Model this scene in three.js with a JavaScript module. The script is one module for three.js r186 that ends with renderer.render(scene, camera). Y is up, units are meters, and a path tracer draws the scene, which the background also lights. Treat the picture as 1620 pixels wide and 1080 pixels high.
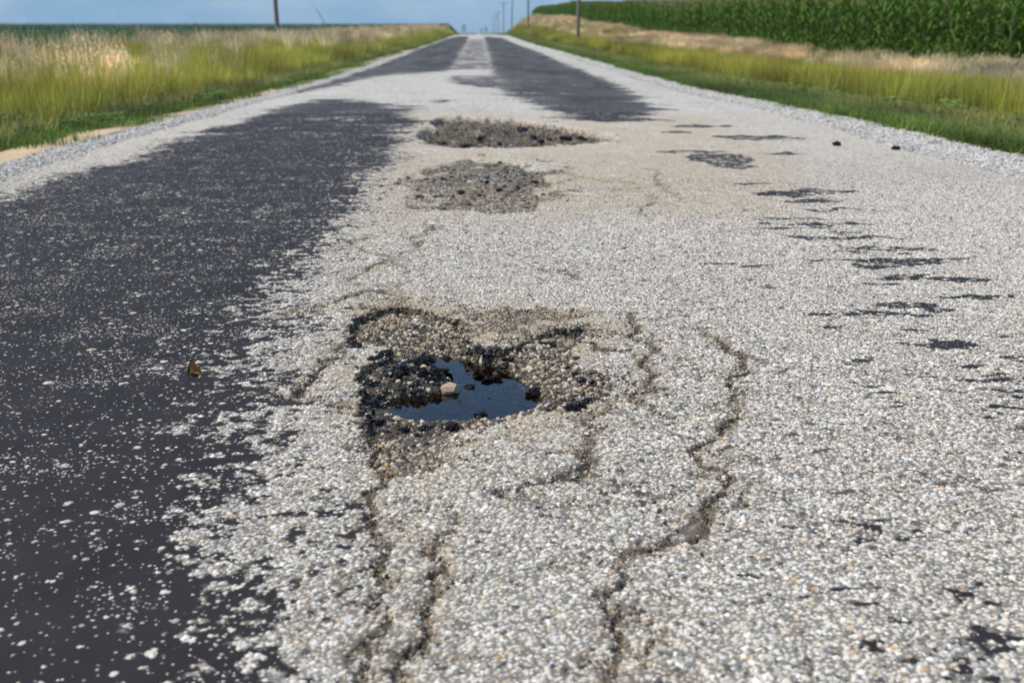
import * as THREE from 'three';
import { ConvexGeometry } from 'three/addons/geometries/ConvexGeometry.js';
import { mergeGeometries } from 'three/addons/utils/BufferGeometryUtils.js';

// ---------------------------------------------------------------- camera, sky, sun, exposure
const FPX = 1650, EYE = 0.85, PITCH = Math.atan(490 / FPX), YAW = Math.atan((53 / FPX) * Math.cos(PITCH));
const scene = new THREE.Scene();
const camera = new THREE.PerspectiveCamera(2 * Math.atan(540 / FPX) * 180 / Math.PI, 1.5, 0.1, 20000);
camera.position.set(0, EYE, 0);
const FWD = new THREE.Vector3(Math.sin(YAW) * Math.cos(PITCH), -Math.sin(PITCH), -Math.cos(YAW) * Math.cos(PITCH));
camera.lookAt(camera.position.clone().add(FWD));
camera.updateMatrixWorld(true);
camera.focus = 2.72;                                   // the butterfly and the pothole are sharp
camera.userData.fStop = camera.getFocalLength() / 8.2; // an aperture of 8 mm
const renderer = new THREE.WebGLRenderer({ antialias: true });
renderer.setSize(1024, 682);
renderer.toneMapping = THREE.LinearToneMapping;
renderer.toneMappingExposure = 1.12;
renderer.shadowMap.enabled = true;

// small noise kit, all seeded
function hash2(i, j, s = 0) { let h = Math.imul(i | 0, 374761393) + Math.imul(j | 0, 668265263) + Math.imul(s | 0, 974634533); h = Math.imul(h ^ (h >>> 13), 1274126177); h ^= h >>> 16; return (h >>> 0) / 4294967296; }
function noise(x, y, s = 0) {
  const i = Math.floor(x), j = Math.floor(y), u = x - i, v = y - j, a = u * u * (3 - 2 * u), b = v * v * (3 - 2 * v);
  const p = hash2(i, j, s), q = hash2(i + 1, j, s), r = hash2(i, j + 1, s), t = hash2(i + 1, j + 1, s);
  return p + (q - p) * a + (r - p) * b + (p - q - r + t) * a * b;
}
function fbm(x, y, s = 0, n = 4) { let a = 0.5, v = 0, w = 0; for (let k = 0; k < n; k++) { v += a * noise(x, y, s + k); w += a; a *= 0.5; x = x * 2.03 + 3.1; y = y * 2.03 + 1.7; } return v / w; }
function rng(seed) { let a = seed | 0; return () => { a = (a + 0x6d2b79f5) | 0; let t = Math.imul(a ^ (a >>> 15), 1 | a); t = (t + Math.imul(t ^ (t >>> 7), 61 | t)) ^ t; return ((t ^ (t >>> 14)) >>> 0) / 4294967296; }; }
const clamp = (v, a = 0, b = 1) => v < a ? a : v > b ? b : v, lerp = (a, b, t) => a + (b - a) * t;
const sstep = (a, b, v) => { const t = clamp((v - a) / (b - a)); return t * t * (3 - 2 * t); };
const table = (pts, v) => { if (v <= pts[0][0]) return pts[0][1]; for (let k = 1; k < pts.length; k++) if (v <= pts[k][0]) { const [a, p] = pts[k - 1], [b, q] = pts[k]; return p + (q - p) * sstep(a, b, v); } return pts[pts.length - 1][1]; };

{ // a clear summer sky with thin low cloud, the same all the way round
  const W = 1024, H = 512, data = new Float32Array(W * H * 4);
  const C = [[0, [0.25, 0.42, 0.59]], [4, [0.225, 0.4, 0.6]], [12, [0.25, 0.44, 0.72]], [25, [0.2, 0.37, 0.66]], [45, [0.085, 0.17, 0.32]], [90, [0.055, 0.115, 0.235]]];
  for (let j = 0; j < H; j++) {
    const el = (j + 0.5) / H * 180 - 90, e = Math.max(0, el);
    const c = [0, 1, 2].map((k) => table(C.map(([a, v]) => [a, v[k]]), e));
    for (let i = 0; i < W; i++) {
      const az = i / W * Math.PI * 2, cx = Math.cos(az), cz = Math.sin(az), h = Math.sin(e * Math.PI / 180) + 0.16;
      let n = 0;
      if (el > -1) { n = fbm(cx / h * 2.6 + 7, cz / h * 2.6 + 3, 5, 5); n = sstep(0.5, 0.78, n) * 0.55; const n2 = fbm(cx * 16 + 40, cz * 16 + e * 1.1 + 30, 9, 4); n = Math.max(n, sstep(0.46, 0.75, n2) * 0.42 * (1 - sstep(8, 25, e))); }
      const o = (j * W + i) * 4;
      data[o] = lerp(c[0], 0.66, n); data[o + 1] = lerp(c[1], 0.7, n); data[o + 2] = lerp(c[2], 0.76, n); data[o + 3] = 1;
    }
  }
  const t = new THREE.DataTexture(data, W, H, THREE.RGBAFormat, THREE.FloatType);
  t.mapping = THREE.EquirectangularReflectionMapping; t.magFilter = THREE.LinearFilter; t.needsUpdate = true;
  scene.background = t; scene.environment = t;
}
const sun = new THREE.DirectionalLight(new THREE.Color(1, 0.95, 0.865), 4.5);
const SUN = new THREE.Vector3(-0.52, 0.84, 0.03).normalize();
sun.position.copy(SUN.clone().multiplyScalar(60)); sun.target.position.set(0, 0, -10);
sun.position.add(sun.target.position);
sun.castShadow = true; sun.shadow.mapSize.set(4096, 4096);
Object.assign(sun.shadow.camera, { left: -40, right: 40, top: 40, bottom: -40, near: 1, far: 200 });
scene.add(sun, sun.target);
scene.fog = new THREE.FogExp2(new THREE.Color(0.5, 0.76, 1.0), 0.00016);

// ---------------------------------------------------------------- pixels to places on the ground
const RIGHT = new THREE.Vector3(1, 0, 0).applyQuaternion(camera.quaternion), UPV = new THREE.Vector3(0, 1, 0).applyQuaternion(camera.quaternion);
const ROAD = [[0, 0], [8, 0], [22, -0.1], [60, 0.02], [150, 0.42], [200, 0.3], [400, -2.6], [900, -3.2], [6000, -3.4]];
const roadY = (d) => table(ROAD, d);
function G(px, py, y = null) { // [x, d] where the sight line through a photo pixel meets the road (or the level y)
  const v = RIGHT.clone().multiplyScalar((px - 810) / FPX).addScaledVector(UPV, (540 - py) / FPX).add(FWD);
  const sl = v.y / -v.z, sx = v.x / -v.z; // drop and drift per metre of distance
  if (y !== null || py > 300) { const d = ((y ?? 0) - EYE) / sl; return [sx * d, d]; }
  for (let d = 2, step = 0.01; d < 160; d += step, step = d * 0.004) if (EYE + sl * d <= roadY(d)) return [sx * d, d];
  return [sx * 160, 160];
}
const P = (pts, y = null) => pts.map(([a, b]) => G(a, b, y));

// ---------------------------------------------------------------- what lies where on the road: masks over (x, ln d)
const X0 = -3.75, X1 = 4.05, MW = 976, MH = 2048, DMAX = 420, LD = Math.log(DMAX);
const mx = (x) => (x - X0) / (X1 - X0) * MW, md = (d) => Math.log(d) / LD * MH;
function blurPass(src, W, H, r, horizontal) {
  const out = new Float32Array(W * H), n = 2 * r + 1, L = horizontal ? W : H, M = horizontal ? H : W, sl = horizontal ? 1 : W, sm = horizontal ? W : 1;
  for (let m = 0; m < M; m++) {
    let acc = 0; const at = (l) => src[m * sm + clamp(l, 0, L - 1) * sl];
    for (let l = -r; l <= r; l++) acc += at(l);
    for (let l = 0; l < L; l++) { out[m * sm + l * sl] = acc / n; acc += at(l + r + 1) - at(l - r); }
  }
  return out;
}
function mask(draw, rx = 0, ry = rx) {
  const cv = document.createElement('canvas'); cv.width = MW; cv.height = MH;
  const c = cv.getContext('2d'); c.fillStyle = '#000'; c.fillRect(0, 0, MW, MH);
  const poly = (pts, v = 1) => { const g = Math.round(clamp(v) * 255); c.fillStyle = `rgb(${g},${g},${g})`; c.beginPath(); pts.forEach(([x, d], k) => c[k ? 'lineTo' : 'moveTo'](mx(x), md(d))); c.closePath(); c.fill(); };
  const line = (pts, w, v = 1, w1 = w) => { for (let k = 1; k < pts.length; k++) { const [a, b] = pts[k - 1], [e, f] = pts[k], l = Math.hypot(e - a, f - b) || 1, nx = (f - b) / l, ny = -(e - a) / l, t = lerp(w, w1, k / pts.length) / 2; poly([[a + nx * t, b + ny * t], [e + nx * t, f + ny * t], [e - nx * t, f - ny * t], [a - nx * t, b - ny * t]], v); spot(e, f, t, t, v); } };
  const spot = (x, d, w, l, v = 1) => { const pts = []; for (let k = 0; k < 20; k++) { const a = k / 20 * Math.PI * 2; pts.push([x + Math.cos(a) * w, Math.max(1, d + Math.sin(a) * l)]); } poly(pts, v); };
  draw({ poly, line, spot });
  const id = c.getImageData(0, 0, MW, MH).data; let a = new Float32Array(MW * MH);
  for (let k = 0; k < a.length; k++) a[k] = id[k * 4] / 255;
  for (let k = 0; k < 2; k++) { if (rx) a = blurPass(a, MW, MH, rx, true); if (ry) a = blurPass(a, MW, MH, ry, false); }
  return (x, d) => {
    const u = clamp(mx(x) - 0.5, 0, MW - 1.001), v = clamp(md(Math.max(1, d)) - 0.5, 0, MH - 1.001), i = u | 0, j = v | 0, s = u - i, t = v - j, o = j * MW + i;
    return (a[o] * (1 - s) + a[o + 1] * s) * (1 - t) + (a[o + MW] * (1 - s) + a[o + MW + 1] * s) * t;
  };
}
function wiggle(pts, rough = 0.16, n = 3, seed = 1) { // midpoint displacement of a crack line
  const R = rng(seed * 77 + 5); let p = pts.map((q) => q.slice());
  for (let k = 0; k < n; k++) { const q = [p[0]]; for (let i = 1; i < p.length; i++) { const [a, b] = p[i - 1], [c, d] = p[i], l = Math.hypot(c - a, d - b); q.push([(a + c) / 2 + (R() - 0.5) * l * rough * 2, (b + d) / 2 + (R() - 0.5) * l * rough * 2], p[i]); } p = q; }
  return p;
}
// tar bleeding through: traced areas
const TAR_LEFT = P([[-900, 1300], [395, 1180], [400, 1080], [405, 980], [415, 880], [420, 800], [422, 720], [422, 660], [425, 610], [420, 560], [430, 500], [455, 450], [490, 400], [530, 360], [560, 325], [585, 290], [615, 255], [640, 220], [655, 195], [640, 172], [590, 160], [520, 155], [480, 160], [430, 175], [380, 190], [330, 203], [285, 218], [240, 233], [225, 244], [150, 262], [80, 283], [0, 308], [-400, 420]]);
const TAR_FAR_LEFT = P([[405, 155], [470, 135], [540, 117], [600, 101], [640, 86], [680, 70], [705, 61], [722, 57.5], [742, 57.5], [738, 68], [728, 85], [722, 100], [712, 112], [665, 115], [610, 117], [560, 128], [500, 140], [430, 152]]);
const TAR_FAR_RIGHT = P([[766, 57.5], [796, 60], [830, 74], [870, 90], [915, 108], [955, 125], [995, 140], [1020, 155], [1030, 168], [1034, 184], [990, 190], [930, 190], [880, 180], [850, 168], [800, 150], [785, 132], [780, 115], [775, 95], [770, 75]]);
const TAR_MID = P([[712, 119], [795, 119], [810, 132], [780, 140], [715, 133]]);
const STREAKS = [[1140, 250, 55, 9], [1165, 261, 35, 5], [1100, 238, 45, 3], [1115, 198, 40, 2], [1065, 208, 20, 2.5], [1210, 215, 60, 4], [1250, 306, 52, 7], [1285, 316, 35, 4], [1180, 290, 30, 2], [1240, 346, 60, 2], [1330, 330, 50, 2], [1310, 352, 70, 3], [1240, 358, 14, 3], [1340, 374, 80, 4], [1400, 390, 70, 5], [1350, 397, 30, 2.5], [1430, 413, 70, 6], [1375, 422, 20, 5], [1490, 405, 60, 3], [1470, 440, 80, 5], [1395, 449, 40, 3], [1440, 485, 50, 4.5], [1560, 466, 30, 4], [1500, 470, 50, 2.5], [1495, 540, 40, 10], [1460, 525, 8, 3], [1612, 530, 30, 4], [1605, 562, 40, 6], [1540, 600, 50, 3], [1600, 615, 30, 4], [1130, 416, 30, 3], [1200, 422, 40, 2], [1310, 300, 40, 2.5], [1240, 240, 30, 2], [1000, 190, 60, 3], [640, 168, 30, 2], [600, 172, 60, 2.5], [690, 160, 30, 2]];
const tarM = mask(({ poly, spot }) => {
  const put = ([cx, cy, w, h], v) => poly(Array.from({ length: 18 }, (_, k) => { const a = k / 18 * Math.PI * 2; return G(cx + Math.cos(a) * w, cy + Math.sin(a) * h); }), v);
  for (const q of [[1560, 720, 90, 16], [1520, 760, 60, 10], [1400, 835, 90, 22], [1480, 1020, 150, 50], [1600, 960, 120, 60], [1640, 840, 60, 30], [820, 460, 40, 8], [1350, 640, 60, 8], [1600, 660, 60, 10], [1270, 690, 50, 9], [1000, 800, 80, 12]]) put(q, 0.3);
  for (const q of [[1560, 1010, 70, 30], [1620, 1000, 60, 40], [1500, 1050, 60, 22], [1600, 1100, 120, 50]]) put(q, 0.42);
  poly(TAR_MID, 0.95);
  poly(P([[742, 62], [766, 62], [776, 110], [716, 110]]), 0.78);
  for (const [a, b, w, h] of STREAKS) put(h > 8 ? [a, b, w, h] : [a, b, w * 1.25, h * 0.8], 1);
  const R = rng(71); for (let k = 0; k < 70; k++) { const u = R(), cy = 320 + u * 330, cx = 1200 + u * 360 + (R() - 0.5) * 300; put([cx, cy, 6 + R() * R() * 60, 0.8 + R() * 1.2 + cy / 600], 0.75 + R() * 0.25); }
  for (let k = 0; k < 30; k++) { const cy = 640 + R() * 440, cx = 1150 + R() * 600; put([cx, cy, 4 + R() * 16, 2 + R() * 4], 0.8 + R() * 0.2); }
}, 2, 0);
const tarSoft = mask(({ poly }) => { for (const t of [TAR_LEFT, TAR_FAR_LEFT, TAR_FAR_RIGHT]) poly(t, 1); }, 24, 11);
// how tarry a spot is: 0 clean chippings, 1 bare black tar
function tar(x, d) {
  const wob = Math.min(0.4, 0.006 * d), wx = x + (fbm(x * 9, d * 6, 31, 3) - 0.5) * wob * 4, wd = d + (fbm(x * 7, d * 7, 37, 3) - 0.5) * wob * 6;
  const a = tarM(wx, wd), b = tarSoft(x, d); if (a + b < 0.02) return 0;
  const n = fbm(x * 30, d * 38, 41, 3) - 0.5, n2 = fbm(x * 4.5, d * 4.5, 43, 3) - 0.5, n3 = noise(x * 110, d * 110, 45) - 0.5;
  return sstep(0.42, 0.6, Math.max(b, a * 0.74) + n * (d < 10 ? 1.25 : 0.9) + n2 * 0.6 + n3 * 0.35 + (d > 9 ? (fbm(x * 1.6, d * 3.2, 49, 3) - 0.5) * 1.1 : 0));
}
// cracks
const CRACKS = [
  [[1108, 528], [1145, 548], [1182, 563], [1173, 580], [1149, 600], [1167, 620], [1171, 646], [1160, 665], [1141, 687], [1108, 720], [1134, 735], [1150, 759], [1134, 783], [1125, 815], [1108, 839], [1097, 850], [1041, 861], [982, 876]],
  [[1008, 495], [1014, 521], [1012, 539], [1023, 569], [1041, 591], [1030, 605], [1004, 620], [1001, 630], [1034, 639], [1056, 654], [1071, 665]],
  [[936, 650], [933, 670], [917, 701], [929, 721], [921, 748], [878, 750], [817, 770], [780, 775]],
  [[988, 876], [988, 892], [986, 917], [947, 937], [963, 962], [980, 998], [982, 1031], [963, 1060], [950, 1110]],
  [[588, 672], [597, 705], [603, 735], [609, 758], [596, 803], [595, 840], [609, 875], [600, 905], [593, 941], [600, 1000], [585, 1080]],
  [[716, 838], [695, 856], [690, 880], [683, 909], [674, 966], [645, 1027], [630, 1090]],
  [[555, 535], [530, 555], [505, 580], [490, 600], [470, 617], [495, 628], [520, 637], [570, 644]],
  [[400, 505], [440, 497], [475, 488], [510, 480], [545, 470], [600, 458], [640, 470]],
  [[575, 372], [588, 400], [580, 425], [560, 452]], [[668, 356], [656, 375], [664, 395], [645, 425], [632, 450], [610, 462]],
  [[850, 425], [880, 428], [920, 440]], [[735, 495], [790, 493], [840, 492], [885, 505], [940, 522], [1000, 527]], [[930, 540], [960, 552], [1012, 560]],
  [[870, 285], [920, 297], [990, 300], [1045, 288], [1035, 278], [1000, 265]], [[1045, 290], [1050, 300], [1078, 318]], [[1034, 308], [1028, 325], [1030, 345]], [[860, 270], [905, 275], [960, 287]], [[905, 262], [950, 283], [1010, 292]],
].map((c, k) => wiggle(P(c), 0.27, 4, k + 1));
const BRANCHES = []; { const R = rng(83); for (const c of CRACKS) for (let k = 4; k < c.length - 4; k += 9) { if (R() < 0.45) continue; const [x, d] = c[k], a = R() * 6.28, l = 0.05 + R() * 0.13; BRANCHES.push(wiggle([[x, d], [x + Math.cos(a) * l * 0.5, d + Math.sin(a) * l * 0.6], [x + Math.cos(a + 0.6) * l, d + Math.sin(a + 0.6) * l]], 0.3, 3, k + 50)); } }
const HOLE = P([[553, 515], [568, 500], [600, 490], [640, 486], [672, 490], [700, 500], [722, 505], [738, 519], [745, 537], [766, 550], [807, 548], [835, 536], [858, 526], [885, 517], [925, 519], [925, 532], [905, 545], [900, 556], [906, 578], [930, 588], [953, 589], [962, 603], [948, 625], [920, 640], [880, 646], [850, 650], [810, 658], [760, 672], [715, 676], [650, 678], [600, 690], [578, 676], [574, 650], [570, 625], [569, 598], [572, 578], [598, 570], [618, 560], [612, 546], [585, 541], [560, 547], [548, 543], [556, 530]]);
const HOLE_FRONT = P([[575, 672], [720, 672], [700, 705], [690, 738], [640, 752], [600, 745], [590, 705]]);
const WATERY = -0.047;
const WATER = P([[655, 560], [675, 558], [715, 567], [752, 572], [786, 580], [812, 590], [832, 604], [840, 620], [864, 632], [856, 648], [818, 653], [790, 663], [752, 668], [703, 671], [655, 670], [620, 658], [600, 645], [606, 632], [660, 626], [705, 622], [727, 614], [722, 602], [700, 592], [680, 580], [662, 570]], WATERY);
const HOLE2 = P([[690, 188], [730, 184], [790, 186], [850, 192], [905, 203], [955, 210], [985, 222], [930, 226], [850, 231], [770, 233], [715, 232], [670, 224], [668, 210], [690, 200]]);
const RAVEL = P([[745, 252], [810, 250], [860, 268], [880, 290], [870, 312], [850, 332], [760, 336], [680, 330], [640, 325], [665, 305], [645, 290], [690, 262]]);
const holeM = mask(({ poly }) => poly(HOLE), 1, 1), frontM = mask(({ poly }) => poly(HOLE_FRONT), 4, 4);
const waterM = mask(({ poly }) => poly(WATER), 6, 6), hole2M = mask(({ poly }) => poly(HOLE2), 10, 4), ravelM = mask(({ poly }) => poly(RAVEL), 13, 7);
const pileM = mask(({ poly, spot }) => { poly(P([[800, 545], [900, 530], [905, 580], [960, 600], [930, 640], [870, 640], [850, 600], [800, 575]], -0.02)); poly(P([[578, 585], [660, 570], [720, 590], [722, 606], [650, 618], [590, 628]], -0.03), 0.8); poly(P([[560, 500], [700, 490], [735, 520], [640, 545], [560, 540]], -0.02), 0.45); }, 5, 5);
const crackM = mask(({ line }) => { BRANCHES.forEach((c) => line(c, 0.006, 0.7, 0.003)); CRACKS.forEach((c, k) => line(c, k < 7 ? 0.009 : 0.008, 1, k < 7 ? 0.008 : 0.007)); }, 0, 0);
const crackWide = mask(({ line }) => { BRANCHES.forEach((c) => line(c, 0.014, 0.7)); CRACKS.forEach((c, k) => line(c, k < 7 ? 0.027 : 0.026)); }, 2, 2);
const ringM = mask(({ poly }) => { poly(P([[480, 540], [540, 475], [640, 462], [760, 470], [900, 490], [985, 520], [1000, 600], [985, 650], [900, 690], [760, 700], [730, 760], [640, 790], [580, 760], [560, 680], [470, 625]])); poly(P([[700, 800], [730, 830], [700, 960], [660, 1060], [610, 1060], [640, 940]]), 0.5); }, 10, 10);
const slabM = mask(({ poly }) => { poly(P([[735, 497], [800, 488], [900, 488], [990, 520], [985, 545], [905, 548], [840, 536], [770, 552], [742, 535]])); poly(P([[545, 500], [560, 480], [640, 470], [730, 480], [740, 500], [640, 488], [570, 500]]), 0.8); poly(P([[560, 650], [580, 690], [600, 760], [640, 780], [720, 740], [740, 690], [850, 660], [960, 640], [985, 600], [960, 560], [950, 588], [962, 605], [940, 640], [860, 655], [760, 676], [600, 690]]), 0.7); }, 5, 5);
const dustM = mask(({ poly }) => { poly(P([[560, 400], [620, 250], [650, 175], [900, 188], [1100, 180], [1280, 260], [1240, 350], [1000, 345], [860, 345], [640, 345]])); poly(P([[600, 350], [640, 240], [662, 200], [672, 236], [650, 290], [640, 340], [620, 420], [580, 440]]), 1); }, 16, 22);
const shoulderM = mask(({ poly }) => { const e = []; for (let k = 0; k <= 60; k++) e.push([-2.75, 1 * Math.pow(DMAX, k / 60)]); poly([...e, [X0, DMAX], [X0, 1]]); const f = []; for (let k = 0; k <= 60; k++) f.push([2.95, 1 * Math.pow(DMAX, k / 60)]); poly([...f, [X1, DMAX], [X1, 1]]); }, 18, 2);

function holeAt(x, d) { // 1 inside the pothole, its edge broken
  const n = (fbm(x * 34, d * 34, 51, 3) - 0.5) * 0.05, m = (fbm(x * 34, d * 34, 57, 3) - 0.5) * 0.05;
  return d > 1.8 && d < 3.6 ? holeM(x + n, d + m) : 0;
}
function roadH(x, d) { // height of the road surface, holes and cracks included
  let y = roadY(d) + (fbm(x * 1.1, d * 1.1, 61, 3) - 0.5) * 0.022 * sstep(0.5, 2, d) - 0.006 * x * x * 0.35;
  const fade = 1 - sstep(3.75, 3.95, d) * (1 - sstep(4.05, 4.25, d));
  y += (fbm(x * 7, d * 7, 67, 3) - 0.5) * 0.008 * fade;
  if (d < 3.8) {
    const h = sstep(0.42, 0.8, holeAt(x, d));
    if (h > 0) {
      const w = waterM(x, d), p = pileM(x, d);
      let f = WATERY + lerp(0.016, -0.032, sstep(0.05, 0.95, w)) + p * 0.02 * (1 - sstep(0.3, 0.7, w)) + (fbm(x * 22, d * 22, 71, 3) - 0.5) * 0.016;
      f = Math.min(f, -0.012);
      y = lerp(y, f, h);
    } else y -= 0.0;
    const fr = frontM(x, d) * (1 - h); if (fr > 0) y -= sstep(0.15, 0.7, fr + (fbm(x * 30, d * 30, 73, 3) - 0.5) * 0.5) * 0.014 + fr * (noise(x * 60, d * 60, 75)) * 0.006;
    y -= (crackM(x, d) * 0.014 * sstep(0.34, 0.56, fbm(x * 9, d * 9, 77, 3) + 0.03) + crackWide(x, d) * 0.004) * (1 - h);
  } else if (d < 12) {
    const h2 = hole2M(x, d), r = ravelM(x, d);
    if (h2 > 0.01) y -= sstep(0.3, 0.62, h2 + (fbm(x * 8, d * 5, 81, 3) - 0.5) * 0.9) * 0.07 + h2 * (fbm(x * 10, d * 6, 83, 3) - 0.5) * 0.09;
    if (r > 0.01) y -= sstep(0.25, 0.65, r + (fbm(x * 9, d * 6, 85, 3) - 0.5) * 0.6) * 0.02 + r * (fbm(x * 20, d * 14, 87, 3) - 0.5) * 0.022;
    y -= crackM(x, d) * 0.014;
  }
  return y;
}
// bare, broken-up ground: pothole floor, ravelled patches
function broken(x, d) {
  if (d < 3.8) { if (x < -0.5 || x > 0.5) return 0; const h = sstep(0.12, 0.4, holeAt(x, d)), fr = sstep(0.25, 0.7, frontM(x, d) + (fbm(x * 30, d * 30, 73, 3) - 0.5) * 0.9); return Math.max(h, fr * 0.75); }
  if (d > 12 || Math.max(hole2M(x, d), ravelM(x, d)) < 0.01) return 0;
  return Math.max(sstep(0.3, 0.62, hole2M(x, d) + (fbm(x * 8, d * 5, 81, 3) - 0.5) * 0.9), 0.82 * sstep(0.35, 0.7, ravelM(x, d) + (fbm(x * 9, d * 6, 85, 3) - 0.5) * 1.9));
}

// ---------------------------------------------------------------- chippings: one list, drawn into the textures and set as stones near by
const PAL = [[0.5, 0.465, 0.415], [0.58, 0.55, 0.505], [0.41, 0.39, 0.36], [0.52, 0.45, 0.375], [0.35, 0.34, 0.325], [0.63, 0.605, 0.565], [0.46, 0.46, 0.455], [0.56, 0.505, 0.435]];
function chipColor(r, out) {
  const k = r();
  let c = k < 0.008 ? [0.46, 0.29, 0.15] : k < 0.06 ? [0.44, 0.35, 0.26] : k < 0.12 ? [0.07, 0.07, 0.072] : k < 0.2 ? [0.19, 0.185, 0.18] : PAL[(r() * PAL.length) | 0];
  const v = 0.88 + r() * 0.26; out[0] = c[0] * v; out[1] = c[1] * v; out[2] = c[2] * v;
}
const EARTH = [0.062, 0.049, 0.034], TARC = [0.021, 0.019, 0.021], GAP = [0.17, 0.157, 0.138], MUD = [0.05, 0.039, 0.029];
const srgb8 = (() => { const t = new Uint8Array(4097); for (let k = 0; k <= 4096; k++) { const v = k / 4096; t[k] = Math.round(255 * (v <= 0.0031308 ? 12.92 * v : 1.055 * Math.pow(v, 1 / 2.4) - 0.055)); } return (v) => t[clamp(v * 4096, 0, 4096) | 0]; })();
// what tints a chip: dirt, dust
function tint(x, d, c, mix) {
  const dm = dustM(x, d), dust = dm ? dm * sstep(0.3, 0.6, fbm(x * 5, d * 4, 91, 3) + 0.1) : 0, ring = ringM(x, d) * (d < 4 ? 1 : 0), cw = crackWide(x, d), slab = d < 4 ? slabM(x, d) : 0;
  const t1 = clamp(dust * 0.6 + (slab ? slab * 0.62 * sstep(0.3, 0.55, fbm(x * 14, d * 14, 109, 3)) : 0) + (ring ? ring * 0.6 * sstep(0.35, 0.6, fbm(x * 11, d * 11, 93, 3)) : 0) + (cw ? cw * 0.6 * sstep(0.3, 0.65, fbm(x * 15, d * 15, 95, 3)) : 0)) * mix;
  c[0] = lerp(c[0], c[0] * 0.35 + 0.22, t1); c[1] = lerp(c[1], c[1] * 0.35 + 0.17, t1); c[2] = lerp(c[2], c[2] * 0.35 + 0.105, t1);
}
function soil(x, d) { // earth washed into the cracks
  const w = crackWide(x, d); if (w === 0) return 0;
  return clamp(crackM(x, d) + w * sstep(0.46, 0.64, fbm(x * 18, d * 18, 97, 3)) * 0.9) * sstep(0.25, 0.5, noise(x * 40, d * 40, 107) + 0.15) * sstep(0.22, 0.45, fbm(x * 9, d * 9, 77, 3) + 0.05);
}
// tar with its small flecks, spread over the whole road
const tarry = (x, d) => Math.max(tar(x, d), sstep(0.66, 0.8, fbm(x * 34, d * 34, 103, 3)) * 0.72 * sstep(0.35, 0.6, fbm(x * 1.5, d * 1.5, 105, 2)));
// chips: x, d, radius, r, g, b, angle, aspect, how tarry
function gatherChips(x0, x1, d0, d1, sp, seed) {
  const nx = Math.ceil((x1 - x0) / sp), nd = Math.ceil((d1 - d0) / sp), R = rng(seed), list = [], c = [0, 0, 0];
  for (let j = 0; j < nd; j++) for (let i = 0; i < nx; i++) {
    const x = x0 + (i + R()) * sp, d = d0 + (j + R()) * sp, u = R(), big = R(), sh = R(), an = R() * 6.283, as = 0.6 + R() * 0.4;
    if (d >= d1 || x >= x1) { chipColor(R, c); continue; }
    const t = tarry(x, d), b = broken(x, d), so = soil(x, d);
    chipColor(R, c);
    let p = lerp(1, 0.13 + 0.3 * sstep(0.48, 0.75, fbm(x * 6, d * 9, 47, 3)), t) * (1 - b * 0.86) * (1 - so * 0.75);
    if (u > p) continue;
    let r = sp * (0.3 + 0.5 * sh * sh + (big > 0.98 ? 0.5 * R() : 0));
    if (t > 0.6) { r *= 0.42 + 0.7 * R() * R() + (big > 0.95 ? 0.55 : 0); if (c[0] < 0.25) { c[0] = 0.42; c[1] = 0.4; c[2] = 0.36; } }
    tint(x, d, c, 1 - t);
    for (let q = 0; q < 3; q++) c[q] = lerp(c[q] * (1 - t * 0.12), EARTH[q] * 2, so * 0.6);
    list.push(x, d, r, c[0], c[1], c[2], an, as, t);
  }
  return list;
}
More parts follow.
